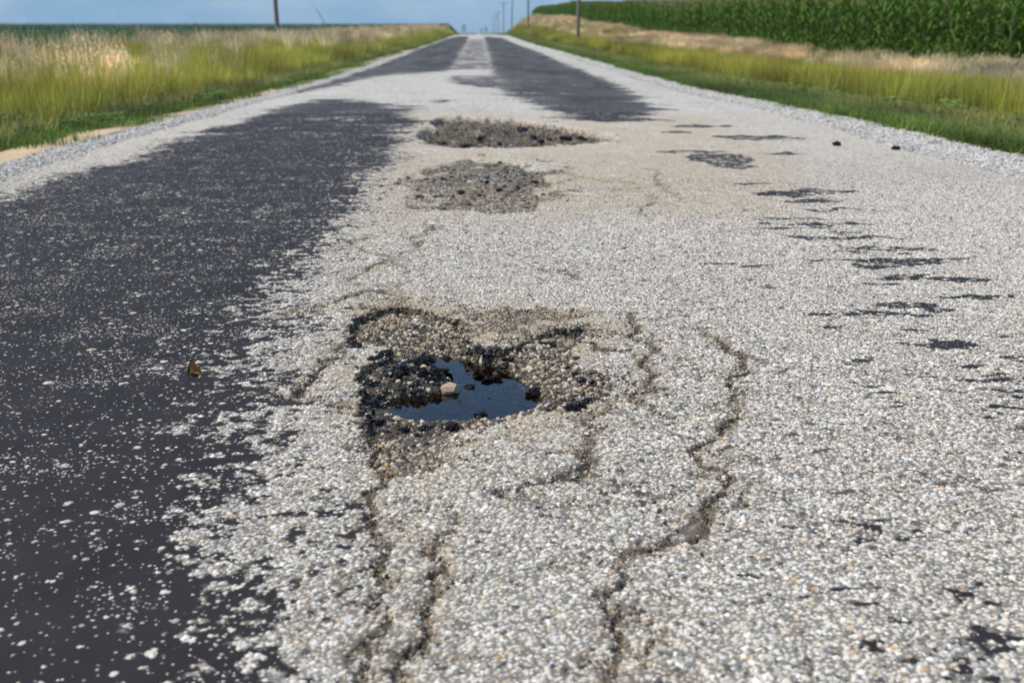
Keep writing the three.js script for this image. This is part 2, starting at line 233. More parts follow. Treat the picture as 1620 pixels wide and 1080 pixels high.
function sectionMaps(x0, x1, d0, d1, W, H, list, withChips) {
  const col = new Uint8Array(W * H * 4), hgt = new Uint8Array(W * H), rou = new Uint8Array(W * H * 4), zb = new Float32Array(W * H);
  const c = [0, 0, 0], px = (x1 - x0) / W, pd = (d1 - d0) / H;
  for (let j = 0; j < H; j++) {
    const d = d0 + (j + 0.5) * pd;
    for (let i = 0; i < W; i++) {
      const x = x0 + (i + 0.5) * px, o = j * W + i;
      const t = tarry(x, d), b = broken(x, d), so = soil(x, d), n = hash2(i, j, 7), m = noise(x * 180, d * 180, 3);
      let hh = 0.25 + m * 0.2;
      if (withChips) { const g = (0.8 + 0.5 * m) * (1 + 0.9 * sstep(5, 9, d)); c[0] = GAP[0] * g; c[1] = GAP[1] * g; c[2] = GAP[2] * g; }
      else { // stones too small to tell apart: grain only
        const g = 0.2 + 0.16 * n + 0.14 * noise(x * 40, d * 12, 5) + 0.08 * fbm(x * 2, d * 0.7, 6, 3); c[0] = g; c[1] = g * 0.965; c[2] = g * 0.9; hh = n;
      }
      tint(x, d, c, 1);
      const tv = 0.78 + 0.5 * fbm(x * 14, d * 10, 11, 3);
      const spk = !withChips && hash2(i, j, 17) < 0.16 + 0.4 * noise(x * 2.2, d * 0.6, 19) ? 0.66 : 1;
      const tt = t * spk;
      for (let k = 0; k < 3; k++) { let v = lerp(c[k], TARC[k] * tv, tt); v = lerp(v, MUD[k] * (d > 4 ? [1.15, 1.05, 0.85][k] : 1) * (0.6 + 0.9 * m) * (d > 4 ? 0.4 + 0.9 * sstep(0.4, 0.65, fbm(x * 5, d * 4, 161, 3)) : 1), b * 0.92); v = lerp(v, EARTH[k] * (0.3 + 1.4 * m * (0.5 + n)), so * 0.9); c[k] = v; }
      zb[o] = -1; hgt[o] = 255 * clamp(lerp(hh, 0.3 + 0.12 * m, t));
      const q = o * 4; col[q] = srgb8(c[0]); col[q + 1] = srgb8(c[1]); col[q + 2] = srgb8(c[2]); col[q + 3] = 255;
      const ro = lerp(0.92, 0.62 + 0.12 * m, t * (1 - b)); rou[q] = rou[q + 1] = rou[q + 2] = 255 * lerp(ro, 0.55, b); rou[q + 3] = 255;
    }
  }
  if (withChips) for (let k = 0; k < list.length; k += 9) {
    const x = list[k], d = list[k + 1], r = list[k + 2], an = list[k + 6], as = list[k + 7], t = list[k + 8], ca = Math.cos(an), sa = Math.sin(an);
    const i0 = Math.max(0, Math.floor((x - r - x0) / px)), i1 = Math.min(W - 1, Math.ceil((x + r - x0) / px)), j0 = Math.max(0, Math.floor((d - r - d0) / pd)), j1 = Math.min(H - 1, Math.ceil((d + r - d0) / pd));
    const s0 = hash2(k, 3), s1 = hash2(k, 4);
    for (let j = j0; j <= j1; j++) for (let i = i0; i <= i1; i++) {
      const ux = x0 + (i + 0.5) * px - x, ud = d0 + (j + 0.5) * pd - d, a = (ux * ca + ud * sa) / r, b = (-ux * sa + ud * ca) / (r * as), e = Math.pow(Math.abs(a), 2.6) + Math.pow(Math.abs(b), 2.6) + a * b * (s0 - 0.5);
      if (e > 1) continue;
      const z = (0.5 + 0.5 * s1) * (1 - 0.55 * e), o = j * W + i; if (z < zb[o]) continue; zb[o] = z;
      const q = o * 4; col[q] = srgb8(list[k + 3]); col[q + 1] = srgb8(list[k + 4]); col[q + 2] = srgb8(list[k + 5]);
      hgt[o] = 255 * lerp(clamp(0.35 + 0.65 * z), 0.42, t * 0.8); const g = 225; rou[q] = rou[q + 1] = rou[q + 2] = g;
    }
  }
  const tex = (data, W, H, fmt, sr) => { const t = new THREE.DataTexture(data, W, H, fmt); t.magFilter = THREE.LinearFilter; t.minFilter = THREE.LinearFilter; if (sr) t.colorSpace = THREE.SRGBColorSpace; t.needsUpdate = true; return t; };
  return { map: tex(col, W, H, THREE.RGBAFormat, true), bumpMap: tex(hgt, W, H, THREE.RedFormat, false), roughnessMap: tex(rou, W, H, THREE.RGBAFormat, false) };
}
function lines(spans) { const o = []; for (const [a, b, s] of spans) { const n = Math.max(1, Math.round((b - a) / s)); for (let k = 0; k < n; k++) o.push(a + (b - a) * k / n); } o.push(spans[spans.length - 1][1]); return o; }
function sheet(xs, ds, h, x0, x1, d0, d1) {
  const pos = [], uv = [], idx = [], n = xs.length;
  for (const d of ds) for (const x of xs) { pos.push(x, h(x, d), -d); uv.push((x - x0) / (x1 - x0), (d - d0) / (d1 - d0)); }
  for (let j = 0; j + 1 < ds.length; j++) for (let i = 0; i + 1 < n; i++) { const a = j * n + i; idx.push(a, a + 1, a + n + 1, a, a + n + 1, a + n); }
  const g = new THREE.BufferGeometry(); g.setAttribute('position', new THREE.Float32BufferAttribute(pos, 3)); g.setAttribute('uv', new THREE.Float32BufferAttribute(uv, 2)); g.setIndex(idx); g.computeVertexNormals();
  return g;
}
const used = {};
const named = (n) => { used[n] = (used[n] ?? -1) + 1; return used[n] ? `${n}_${String(used[n]).padStart(3, '0')}` : n; };
function shade(o) { o.traverse((m) => { if (m.isMesh) { m.castShadow = true; m.receiveShadow = true; } }); return o; }
function top(o, name, label, category, extra = {}) { o.name = named(name); Object.assign(o.userData, { label, category }, extra); shade(o); scene.add(o); return o; }
const mesh = (name, g, m, parent) => { const o = new THREE.Mesh(g, m); o.name = name; o.castShadow = o.receiveShadow = true; parent?.add(o); return o; };
const std = (color, rough = 0.9, more = {}) => new THREE.MeshStandardMaterial({ color: Array.isArray(color) ? new THREE.Color().setRGB(...color) : color, roughness: rough, ...more });

const EL = -3.2, ER = 3.78; // edges of the sealed road
const road = new THREE.Group();
top(road, 'road', 'worn chip sealed country road with black bleeding tar and potholes', 'road', { kind: 'structure' });
const chipsA = gatherChips(-2.3, 2.5, 1.0, 4.0, 0.0078, 11), chipsB = gatherChips(EL, ER, 4.0, 12, 0.009, 12);
for (const [x0, x1, d0, d1, W, H, list, xs, ds, bump] of [
  [-2.3, 2.5, 1.0, 4.0, 2048, 1280, chipsA, [[-2.3, -0.5, 0.04], [-0.5, 0.75, 0.006], [0.75, 2.5, 0.04]], [[1.0, 1.3, 0.02], [1.3, 3.45, 0.006], [3.45, 4.0, 0.02]], 0.004],
  [EL, ER, 4.0, 12, 1792, 1536, chipsB, [[EL, -0.8, 0.05], [-0.8, 1.6, 0.02], [1.6, ER, 0.05]], [[4.0, 12, 0.025]], 0.004],
  [EL, ER, 12, 40, 1024, 1536, null, [[EL, ER, 0.1]], [[12, 40, 0.2]], 0.004],
  [EL, ER, 40, 420, 256, 2048, null, [[EL, ER, 0.25]], [[40, 420, 2]], 0.004],
]) {
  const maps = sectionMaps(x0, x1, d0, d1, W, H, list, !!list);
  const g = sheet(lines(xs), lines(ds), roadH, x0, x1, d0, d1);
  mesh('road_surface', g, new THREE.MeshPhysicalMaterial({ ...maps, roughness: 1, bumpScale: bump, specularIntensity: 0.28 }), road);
}
{ // the rest of the near road, outside the picture to either side
  const m = std([0.2, 0.19, 0.18]);
  for (const [a, b] of [[EL, -2.3], [2.5, ER]]) mesh('road_margin', sheet(lines([[a, b, 0.1]]), lines([[1, 4, 0.05]]), roadH, a, b, 1, 4), m, road);
  mesh('road_margin', sheet(lines([[EL, ER, 0.2]]), lines([[-6, 1, 0.2]]), (x, d) => roadH(x, Math.max(1, d)), EL, ER, -6, 1), m, road);
}
// ---------------------------------------------------------------- stones
function rock(seed, detail = 1, rough = 0.28, cuts = 5) {
  const R = rng(seed), g = new THREE.IcosahedronGeometry(1, detail), p = g.attributes.position, v = new THREE.Vector3(), planes = [];
  for (let k = 0; k < cuts; k++) planes.push([new THREE.Vector3(R() - 0.5, R() - 0.5, R() - 0.5).normalize(), 0.55 + R() * 0.3]);
  for (let k = 0; k < p.count; k++) {
    v.fromBufferAttribute(p, k);
    const n = 1 + (noise(v.x * 1.7 + seed * 3.1 + 9, v.y * 1.7 + v.z * 2.3 + 9, seed) - 0.5) * rough * 2;
    for (const [q, h] of planes) { const e = v.dot(q); if (e > h) v.addScaledVector(q, h - e); }
    v.multiplyScalar(n); p.setXYZ(k, v.x, v.y, v.z);
  }
  const o = g.index ? g.toNonIndexed() : g; o.deleteAttribute('uv'); o.computeVertexNormals(); return o;
}
function instanced(name, g, m, items, label, category, kind = 'stuff') { // items: [Matrix4, Color]
  const o = new THREE.InstancedMesh(g, m, items.length); items.forEach(([a, c], k) => { o.setMatrixAt(k, a); o.setColorAt(k, c); });
  o.instanceMatrix.needsUpdate = true; return top(o, name, label, category, { kind });
}
const M4 = () => new THREE.Matrix4(), Q = () => new THREE.Quaternion(), V = (x, y, z) => new THREE.Vector3(x, y, z);
function stoneMatrix(x, y, d, r, R, flat = 0.62, tilt = 0.7) { // a stone turned at random, then pressed flat
  const turn = M4().makeRotationFromEuler(new THREE.Euler(R() * 6.28, R() * 6.28, R() * 6.28));
  const lie = M4().makeRotationFromEuler(new THREE.Euler((R() - 0.5) * tilt, R() * 6.28, (R() - 0.5) * tilt));
  return M4().makeTranslation(x, y, -d).multiply(lie).multiply(M4().makeScale(r, r * flat, r * (0.72 + R() * 0.28))).multiply(turn);
}
const stoneMat = std([1, 1, 1], 0.85), wetMat = std([1, 1, 1], 0.4);
{
  const items = [], R = rng(21), g = rock(3, 0, 0.3, 3);
  for (const list of [chipsA, chipsB]) for (let k = 0; k < list.length; k += 9) {
    const x = list[k], d = list[k + 1], t = list[k + 8];
    if (d > 6.8 || R() < sstep(5.2, 6.8, d) || x < -0.46 * d - 0.45 || x > 0.523 * d + 0.45) continue;
    const r = list[k + 2] * (t > 0.6 ? 0.92 : 1.04), y = roadH(x, d), flat = lerp(0.5, 0.2, t);
    items.push([stoneMatrix(x, y + lerp(r * 0.1 * (R() - 0.4), 0.0003, t), d, r, R, flat, lerp(0.55, 0.08, t)), new THREE.Color(list[k + 3] * 1.06, list[k + 4] * 1.06, list[k + 5] * 1.06)]);
  }
  console.log('chips', items.length);
  instanced('road_chippings', g, stoneMat, items, 'pale crushed stone chippings bedded in the road seal', 'chippings');
}
const RUB = [[0.3, 0.22, 0.14], [0.38, 0.31, 0.22], [0.22, 0.18, 0.14], [0.045, 0.04, 0.038], [0.09, 0.075, 0.06], [0.42, 0.37, 0.3], [0.16, 0.11, 0.07], [0.03, 0.027, 0.026]];
{
  const items = [], R = rng(23), g = rock(8, 0, 0.35, 2);
  const put = (n, x0, x1, d0, d1, f, s0, s1, pal = RUB, level = null) => { for (let k = 0; k < n; k++) { const x = lerp(x0, x1, R()), d = lerp(d0, d1, R()), p = f(x, d), u = R(), s = R(), v = 0.8 + R() * 0.4; let q = pal[(R() * pal.length) | 0]; if (u > p) continue; if (x < -0.02 && d < 2.75 && d > 2.2 && q[0] > 0.1 && R() < 0.75) q = RUB[7]; const r = lerp(s0, s1, s * s * s), y = level ?? roadH(x, d); items.push([stoneMatrix(x, y + r * 0.15, d, r, R, 0.75), new THREE.Color(q[0] * v, q[1] * v, q[2] * v)]); } };
  put(26000, -0.4, 0.4, 2.0, 3.35, (x, d) => { const b = broken(x, d); return b < 0.3 ? 0 : b * (1 - 0.93 * sstep(0.35, 0.6, waterM(x, d))) * (0.12 + 0.7 * sstep(0.4, 0.62, fbm(x * 9, d * 9, 101, 3)) + 0.5 * pileM(x, d)); }, 0.003, 0.0105);
  put(12000, -0.8, 1.6, 4.5, 11.8, (x, d) => broken(x, d) * 0.7, 0.005, 0.02, [RUB[2], RUB[3], RUB[4], RUB[6], RUB[7], RUB[0], RUB[6], RUB[7], RUB[3], RUB[7], RUB[6]]);
  put(130000, -0.42, 0.42, 2.0, 3.35, (x, d) => { const h = holeAt(x, d); return h > 0.4 && h < 0.95 ? (d > 2.8 && x < 0 ? 0.1 : 0.6) : 0; }, 0.0025, 0.0075, [RUB[3], RUB[4], RUB[4], RUB[7], RUB[2], RUB[6], RUB[0]]);
  put(220000, -0.6, 0.95, 1.25, 3.4, (x, d) => crackM(x, d) * 0.85 + (crackWide(x, d) > 0.5 ? 0.03 : 0), 0.002, 0.0055, [RUB[3], RUB[4], RUB[6], RUB[2], RUB[7], RUB[6]]);
  put(500, -0.2, 0.25, 2.2, 2.9, (x, d) => sstep(0.5, 0.7, waterM(x, d)) * 0.09, 0.0025, 0.006, [RUB[0], RUB[2], RUB[4]], WATERY - 0.002);
  put(70000, -0.4, 0.5, 2.0, 3.4, (x, d) => { const m = slabM(x, d); return m > 0.05 ? m * 0.8 * sstep(0.42, 0.66, fbm(x * 15, d * 15, 113, 3)) : 0; }, 0.0025, 0.0062, [RUB[0], RUB[2], RUB[3], RUB[4], RUB[6], RUB[1], RUB[7], RUB[3]]);
  put(26000, -0.5, 0.8, 1.3, 3.4, (x, d) => crackWide(x, d) * 0.25 + ringM(x, d) * 0.03 + slabM(x, d) * 0.5 * sstep(0.42, 0.62, fbm(x * 13, d * 13, 99, 3)), 0.0025, 0.006, [RUB[0], RUB[2], RUB[3], RUB[4], RUB[6], RUB[1], RUB[7]]);
  console.log('rubble', items.length);
  instanced('pothole_rubble', g, std([1, 1, 1], 0.6), items, 'tar stained stone crumbs on the pothole floors and along the cracks', 'rubble');
}
// loose stones big enough to pick out, each its own thing
function boulder(seed, n = 20) { // a broken stone: the hull of scattered points, its faces flat
  const R = rng(seed), pts = []; for (let k = 0; k < n; k++) { const a = R() * 6.28, z = R() * 2 - 1, q = Math.sqrt(1 - z * z), r = 0.82 + R() * 0.28; pts.push(V(Math.cos(a) * q * r, z * r * 0.95, Math.sin(a) * q * r)); }
  return new ConvexGeometry(pts);
}
const rocks = [11, 12, 13, 14, 15, 16, 17].map((s) => boulder(s, 15 + (s % 4) * 3)), tones = RUB.filter((c) => c[0] > 0.08).map((c) => std(c, 0.75)), pale = [std([0.46, 0.41, 0.33], 0.8), std([0.38, 0.31, 0.23], 0.8), std([0.5, 0.47, 0.42], 0.8), std([0.42, 0.27, 0.13], 0.8)];
function looseStone(px, py, size, m, seed, label, group, y = -0.03) {
  const R = rng(seed * 91 + 3), [x, d] = G(px, py, y), r = size / 2, o = new THREE.Mesh(rocks[seed % rocks.length], m), yy = roadH(x, d);
  o.position.set(x, Math.max(yy, waterM(x, d) > 0.75 ? WATERY - r * 0.25 : -1) + r * 0.34, -d); o.rotation.set((R() - 0.5) * 0.6, R() * 6.28, (R() - 0.5) * 0.6); o.scale.set(r * (0.95 + R() * 0.25), r * (0.6 + R() * 0.2), r * (0.75 + R() * 0.2));
  return top(o, 'stone', label, 'stone', group ? { group } : {});
}
{
  const big = new THREE.Mesh(boulder(33, 44), std([0.35, 0.275, 0.185], 0.9)), [x, d] = G(713, 620, WATERY);
  big.position.set(x, WATERY + 0.006, -d); big.scale.set(0.028, 0.021, 0.02); big.rotation.set(0.1, 0.5, -0.12); top(big, 'stone', 'large tan stone standing at the edge of the pothole water', 'stone');
  looseStone(791, 517, 0.018, pale[0], 5, 'grey tan stone on the mud behind the water', null);
  const L1 = 'loose tan or grey stone on the rubble behind the pothole water', g1 = 'loose stones behind the water', L2 = 'loose stone on the rubble bank under the broken right slab', g2 = 'loose stones on the right bank', L3 = 'small stone at the front lip of the pothole water', g3 = 'stones at the front lip', L4 = 'small stone among black tar crumbs left of the water', g4 = 'stones among the tar crumbs';
  [[590, 512, 17], [608, 524, 20], [592, 516, 12], [633, 500, 16], [646, 498, 12], [648, 508, 18], [658, 513, 22], [641, 525, 20], [668, 524, 14], [679, 530, 20], [656, 531, 18], [665, 536, 14], [642, 533, 16], [715, 530, 19], [622, 544, 24], [684, 537, 14], [603, 515, 14], [620, 518, 18], [577, 527, 12], [700, 534, 10], [570, 518, 12], [726, 551, 16], [742, 555, 18], [753, 566, 13], [617, 531, 12], [628, 512, 12], [690, 520, 12]].forEach(([a, b, s], k) => looseStone(a, b, s / 1000, k % 4 === 1 ? tones[k % tones.length] : pale[k % pale.length], k + 1, L1, g1));
  [[818, 560, 26], [826, 550, 16], [815, 545, 20], [840, 545, 18], [866, 553, 18], [861, 562, 16], [853, 567, 20], [873, 560, 16], [838, 584, 28], [848, 578, 16], [832, 568, 12], [873, 581, 14], [884, 567, 12], [906, 606, 14], [916, 598, 12], [886, 600, 20], [896, 615, 14], [875, 605, 16], [858, 607, 14], [840, 606, 12], [890, 632, 16], [910, 622, 14], [868, 637, 18], [876, 631, 12], [923, 601, 12], [936, 612, 12], [765, 567, 17], [783, 578, 18], [775, 557, 12], [800, 560, 14], [795, 566, 12], [846, 594, 12], [857, 551, 12], [880, 590, 14], [925, 618, 14], [905, 634, 14], [940, 604, 14], [898, 585, 12], [858, 585, 14], [824, 573, 14], [812, 572, 12], [866, 596, 12]].forEach(([a, b, s], k) => looseStone(a, b, s / 1000, k % 3 === 2 ? pale[k % 2] : tones[k % tones.length], k + 40, L2, g2, -0.022));
  [[607, 644, 26], [627, 654, 28], [616, 662, 16], [640, 660, 20], [650, 655, 14], [825, 645, 20], [826, 653, 16], [798, 660, 20], [812, 653, 14], [665, 668, 12], [690, 672, 16], [602, 702, 18], [610, 718, 16], [625, 741, 22], [670, 731, 24], [612, 735, 18], [604, 676, 12], [840, 655, 14], [854, 654, 16], [735, 668, 14], [760, 667, 12], [648, 735, 14]].forEach(([a, b, s], k) => looseStone(a, b, s / 1000, k % 2 ? pale[k % 4] : tones[k % tones.length], k + 90, L3, g3, -0.015));
  [[651, 590, 18], [605, 592, 14], [594, 606, 15], [607, 613, 14], [645, 568, 14], [660, 565, 12], [611, 568, 14], [668, 602, 12], [596, 618, 12], [640, 612, 12]].forEach(([a, b, s], k) => looseStone(a, b, s / 1000, k % 2 ? pale[k % 4] : tones[k % tones.length], k + 130, L4, g4));
}
// black tar crumbs and lumps
const tarLumpMat = new THREE.MeshPhysicalMaterial({ color: new THREE.Color().setRGB(0.01, 0.009, 0.009), roughness: 0.3, specularIntensity: 0.6 });
function lump(seed) {
  const R = rng(seed), parts = [];
  for (let k = 0; k < 26; k++) { const g = rock(seed * 13 + k, 0, 0.6, 2), a = R() * 6.28, q = Math.sqrt(R()) * 0.78, s = 0.16 + R() * 0.2; g.scale(s, s * 0.9, s); g.translate(Math.cos(a) * q, 0.1 + R() * 0.42 * (1 - q * 0.7), Math.sin(a) * q * 0.8); parts.push(g); }
  return mergeGeometries(parts);
}
const lumps = [1, 2, 3, 4].map(lump);
function tarLump(px, py, size, seed, label, y = WATERY, group = null) {
  const [x, d] = G(px, py, y), o = new THREE.Mesh(lumps[seed % 4], tarLumpMat), R = rng(seed + 7), r = size / 2;
  o.position.set(x, Math.max(roadH(x, d), waterM(x, d) > 0.5 ? y - r * 0.35 : -1) + r * 0.12, -d); o.rotation.y = R() * 6.28; o.scale.set(r * 1.15, r * (0.9 + R() * 0.3), r); return top(o, 'tar_lump', label, 'tar lump', group ? { group } : {});
}
tarLump(671, 594, 0.07, 1, 'large black tar lump beside the tan stone');
tarLump(636, 611, 0.062, 2, 'wide glossy tar lump at the front of the left crumb bank');
tarLump(662, 612, 0.052, 3, 'glossy tar lump between the wide lump and the tan stone');
tarLump(692, 609, 0.056, 0, 'tar lump touching the left side of the tan stone');
tarLump(707, 568, 0.034, 1, 'small tar lump at the back shore of the water');
tarLump(743, 612, 0.032, 3, 'small tar lump standing alone in the middle of the water', WATERY);
tarLump(762, 660, 0.048, 2, 'round black tar lump at the front shore of the water', WATERY);
tarLump(848, 624, 0.056, 0, 'black tar lump at the right shore of the water', WATERY);
tarLump(728, 637, 0.018, 2, 'flat dark crumb awash in the front of the water', WATERY - 0.002);
tarLump(775, 631, 0.022, 1, 'flat dark crumb awash near the right of the water', WATERY - 0.003);
tarLump(785, 596, 0.016, 3, 'flat dark crumb awash at the back right of the water', WATERY - 0.002);
[[590, 583], [600, 580], [613, 590], [626, 583], [584, 597], [620, 602], [630, 592], [585, 614], [590, 628], [600, 625], [642, 583], [655, 602], [578, 645], [580, 658], [590, 672], [640, 680], [672, 682], [715, 680], [683, 605], [610, 576], [655, 580], [580, 664], [592, 640]].forEach(([a, b], k) => tarLump(a, b, 0.024 + 0.024 * hash2(k, 5), k, 'black tar crumb along the left wall and front lip of the pothole', -0.03, 'tar crumbs on the left bank'));
[[760, 545], [775, 550], [790, 551], [805, 549], [745, 535], [822, 541], [920, 590], [935, 592], [900, 570], [888, 545], [875, 535], [860, 533], [910, 580], [930, 630], [918, 636], [905, 640], [565, 541], [556, 540]].forEach(([a, b], k) => tarLump(a, b + 11, 0.026 + 0.018 * hash2(k, 9), k + 3, 'black tar crumb under a broken slab edge of the pothole', -0.008, 'tar crumbs under the slab edges'));
tarLump(828, 206, 0.15, 2, 'jagged black slab of asphalt tipped up in the farther pothole', -0.05);
[[760, 222], [790, 226], [845, 214], [870, 220], [700, 222], [735, 228], [895, 222], [800, 208], [770, 203], [720, 205], [855, 225], [920, 221]].forEach(([a, b], k) => tarLump(a, b, 0.05 + 0.07 * hash2(k, 13), k, 'dark broken asphalt chunk lying in the farther pothole', -0.05, 'chunks in the farther pothole'));
[[700, 285], [790, 302], [730, 306], [820, 300], [690, 312], [770, 290], [845, 290], [760, 310]].forEach(([a, b], k) => tarLump(a, b, 0.028 + 0.03 * hash2(k, 15), k, 'dark crumb lying on the ravelled patch between the two potholes', -0.02, 'crumbs on the ravelled patch'));
tarLump(1325, 226, 0.085, 1, 'flat dark asphalt crumb on the pale road edge', 0); tarLump(1418, 232, 0.075, 3, 'rounded dark asphalt crumb near the gravel edge', 0);

// the standing water
{
  const grow = WATER.map(([x, d]) => { const cx = 0.0, cd = 2.42, l = Math.hypot(x - cx, d - cd); return [x + (x - cx) / l * 0.05, d + (d - cd) / l * 0.06]; });
  const s = new THREE.Shape(grow.map(([x, d]) => new THREE.Vector2(x, d))), g = new THREE.ExtrudeGeometry(s, { depth: 0.05, bevelEnabled: false });
  g.rotateX(-Math.PI / 2); g.translate(0, WATERY - 0.05, 0);
  const n = 256, h = new Uint8Array(n * n); for (let j = 0; j < n; j++) for (let i = 0; i < n; i++) h[j * n + i] = 255 * fbm(i / 10, j / 26, 111, 3);
  const t = new THREE.DataTexture(h, n, n, THREE.RedFormat); t.wrapS = t.wrapT = THREE.RepeatWrapping; t.magFilter = THREE.LinearFilter; t.repeat.set(2.2, 2.2); t.needsUpdate = true;
  const m = new THREE.MeshPhysicalMaterial({ color: 0xffffff, roughness: 0.03, transmission: 1, thickness: 0.03, ior: 1.38, attenuationColor: new THREE.Color().setRGB(0.32, 0.22, 0.12), attenuationDistance: 0.03, bumpMap: t, bumpScale: 0.0012 });
  const o = new THREE.Mesh(g, m); top(o, 'puddle_water', 'dark blue rainwater standing in the pothole', 'water', { kind: 'structure' });
}
// ---------------------------------------------------------------- the land on both sides
const LEFTS = [[2.9, -0.05], [3.3, -0.03], [4.2, -0.1], [6, -0.36], [9, -0.34], [14, -0.3], [60, -0.25]], RIGHTS = [[3.6, -0.05], [3.9, -0.03], [4.8, -0.12], [6.6, -0.34], [9, -0.44], [12.5, -0.38], [60, -0.2]];
const RISE = [[15, 0], [30, 0.06], [60, 0.4], [100, 1.05], [152, 2.0], [237, 3.1], [290, 1.7], [380, 0.6], [3000, 0]];
function landY(x, d) {
  const far = 1 - sstep(110, 210, d), s = Math.abs(x), y = roadY(d);
  if (x < 0) return y + (s < 3.0 ? -0.12 : table(LEFTS, s) * (s > 4 ? 0.2 + 0.8 * far : 1) + (fbm(x * 0.9, d * 0.9, 121, 3) - 0.5) * 0.1 * sstep(3.8, 5, s));
  return y + (s < 3.55 ? -0.12 : table(RIGHTS, s) * (s > 4 ? 0.3 + 0.7 * far : 1) + table(RISE, d) * sstep(5.5, 11.5, s) * (1 - sstep(60, 400, s)) + (fbm(x * 0.9, d * 0.9, 123, 3) - 0.5) * 0.1 * sstep(4.2, 5.5, s));
}
{
  const side = [[2.95, 4.8, 0.06], [4.8, 8, 0.3], [8, 18, 1], [18, 60, 6], [60, 400, 40], [400, 4200, 400]], pos = lines(side), xs = [...pos.slice().reverse().map((v) => -v), -2, 0, 2, ...pos];
  const ds = []; for (let d = -8; d < 4; d += 0.6) ds.push(d); for (let d = 4; d < 6500; d *= 1.016) ds.push(d);
  const g = sheet(xs, ds, (x, d) => landY(x, Math.max(0.5, d)), 0, 1, 0, 1), p = g.attributes.position, col = new Float32Array(p.count * 3);
  for (let k = 0; k < p.count; k++) {
    const x = p.getX(k), d = -p.getZ(k), s = Math.abs(x), n = fbm(x * 1.3, d * 0.8, 131, 4), m = fbm(x * 6, d * 4, 133, 3);
    let c = [0.11 + 0.06 * m, 0.105 + 0.06 * m, 0.04 + 0.02 * m];
    const gr = x < 0 ? 1 - sstep(3.2, 3.45, s + (n - 0.5) * 0.5) : 1 - sstep(3.85, 4.1, s + (n - 0.5) * 0.4), sand = x < 0 ? (sstep(3.2, 3.4, s + (n - 0.5) * 0.4) * (1 - sstep(4.0, 4.4, s + (n - 0.5) * 0.9))) * (1 - sstep(14, 30, d) * 0.7) * sstep(0.36, 0.52, fbm(x * 2.2, d * 1.1, 163, 4)) : sstep(3.9, 4.1, s) * (1 - sstep(4.3, 4.6, s)) * sstep(0.5, 0.6, n);
    c = c.map((v, q) => lerp(v, [0.43, 0.32, 0.2][q] * (0.8 + 0.4 * m), sand)); c = c.map((v, q) => lerp(v, [0.36, 0.345, 0.31][q] * (0.7 + 0.5 * m), gr));
    col.set(c, k * 3);
  }
  g.setAttribute('color', new THREE.BufferAttribute(col, 3));
  const o = new THREE.Mesh(g, new THREE.MeshStandardMaterial({ vertexColors: true, roughness: 1 })); top(o, 'ground', 'open farmland on both sides of the road', 'ground', { kind: 'structure' });
}
{ // gravel along both edges
  const g = rock(41, 0, 0.3, 3);
  for (const [side, label] of [[-1, 'loose grey gravel along the sandy road edge'], [1, 'loose pale gravel along the edge by the corn']]) {
    const items = [], R = rng(31 + side);
    for (let k = 0; k < (side < 0 ? 34000 : 60000); k++) {
      const d = 5 * Math.pow(9, R()), u = (R() + R() - 1), s = (side < 0 ? 3.15 : 3.72) + u * (side < 0 ? 0.24 : 0.42) + (fbm(d * 0.7, side, 137, 3) - 0.5) * 0.25, x = side * s, r = (side < 0 ? 0.0028 : 0.0032) + 0.011 * Math.pow(R(), 3) + d * 0.00022;
      const on = x > EL && x < ER, y = on ? roadH(x, d) : landY(x, d), v = 0.26 + R() * 0.36, w = R() < 0.1 ? 0.4 : 1;
      items.push([stoneMatrix(x, Math.max(y, on ? -9 : y) + r * 0.2, d, r, R, 0.7), new THREE.Color(v * w, v * 0.965 * w, v * (side < 0 ? 0.91 : 0.92) * w)]);
    }
    instanced('shoulder_gravel', g, stoneMat, items, label, 'gravel');
  }
}
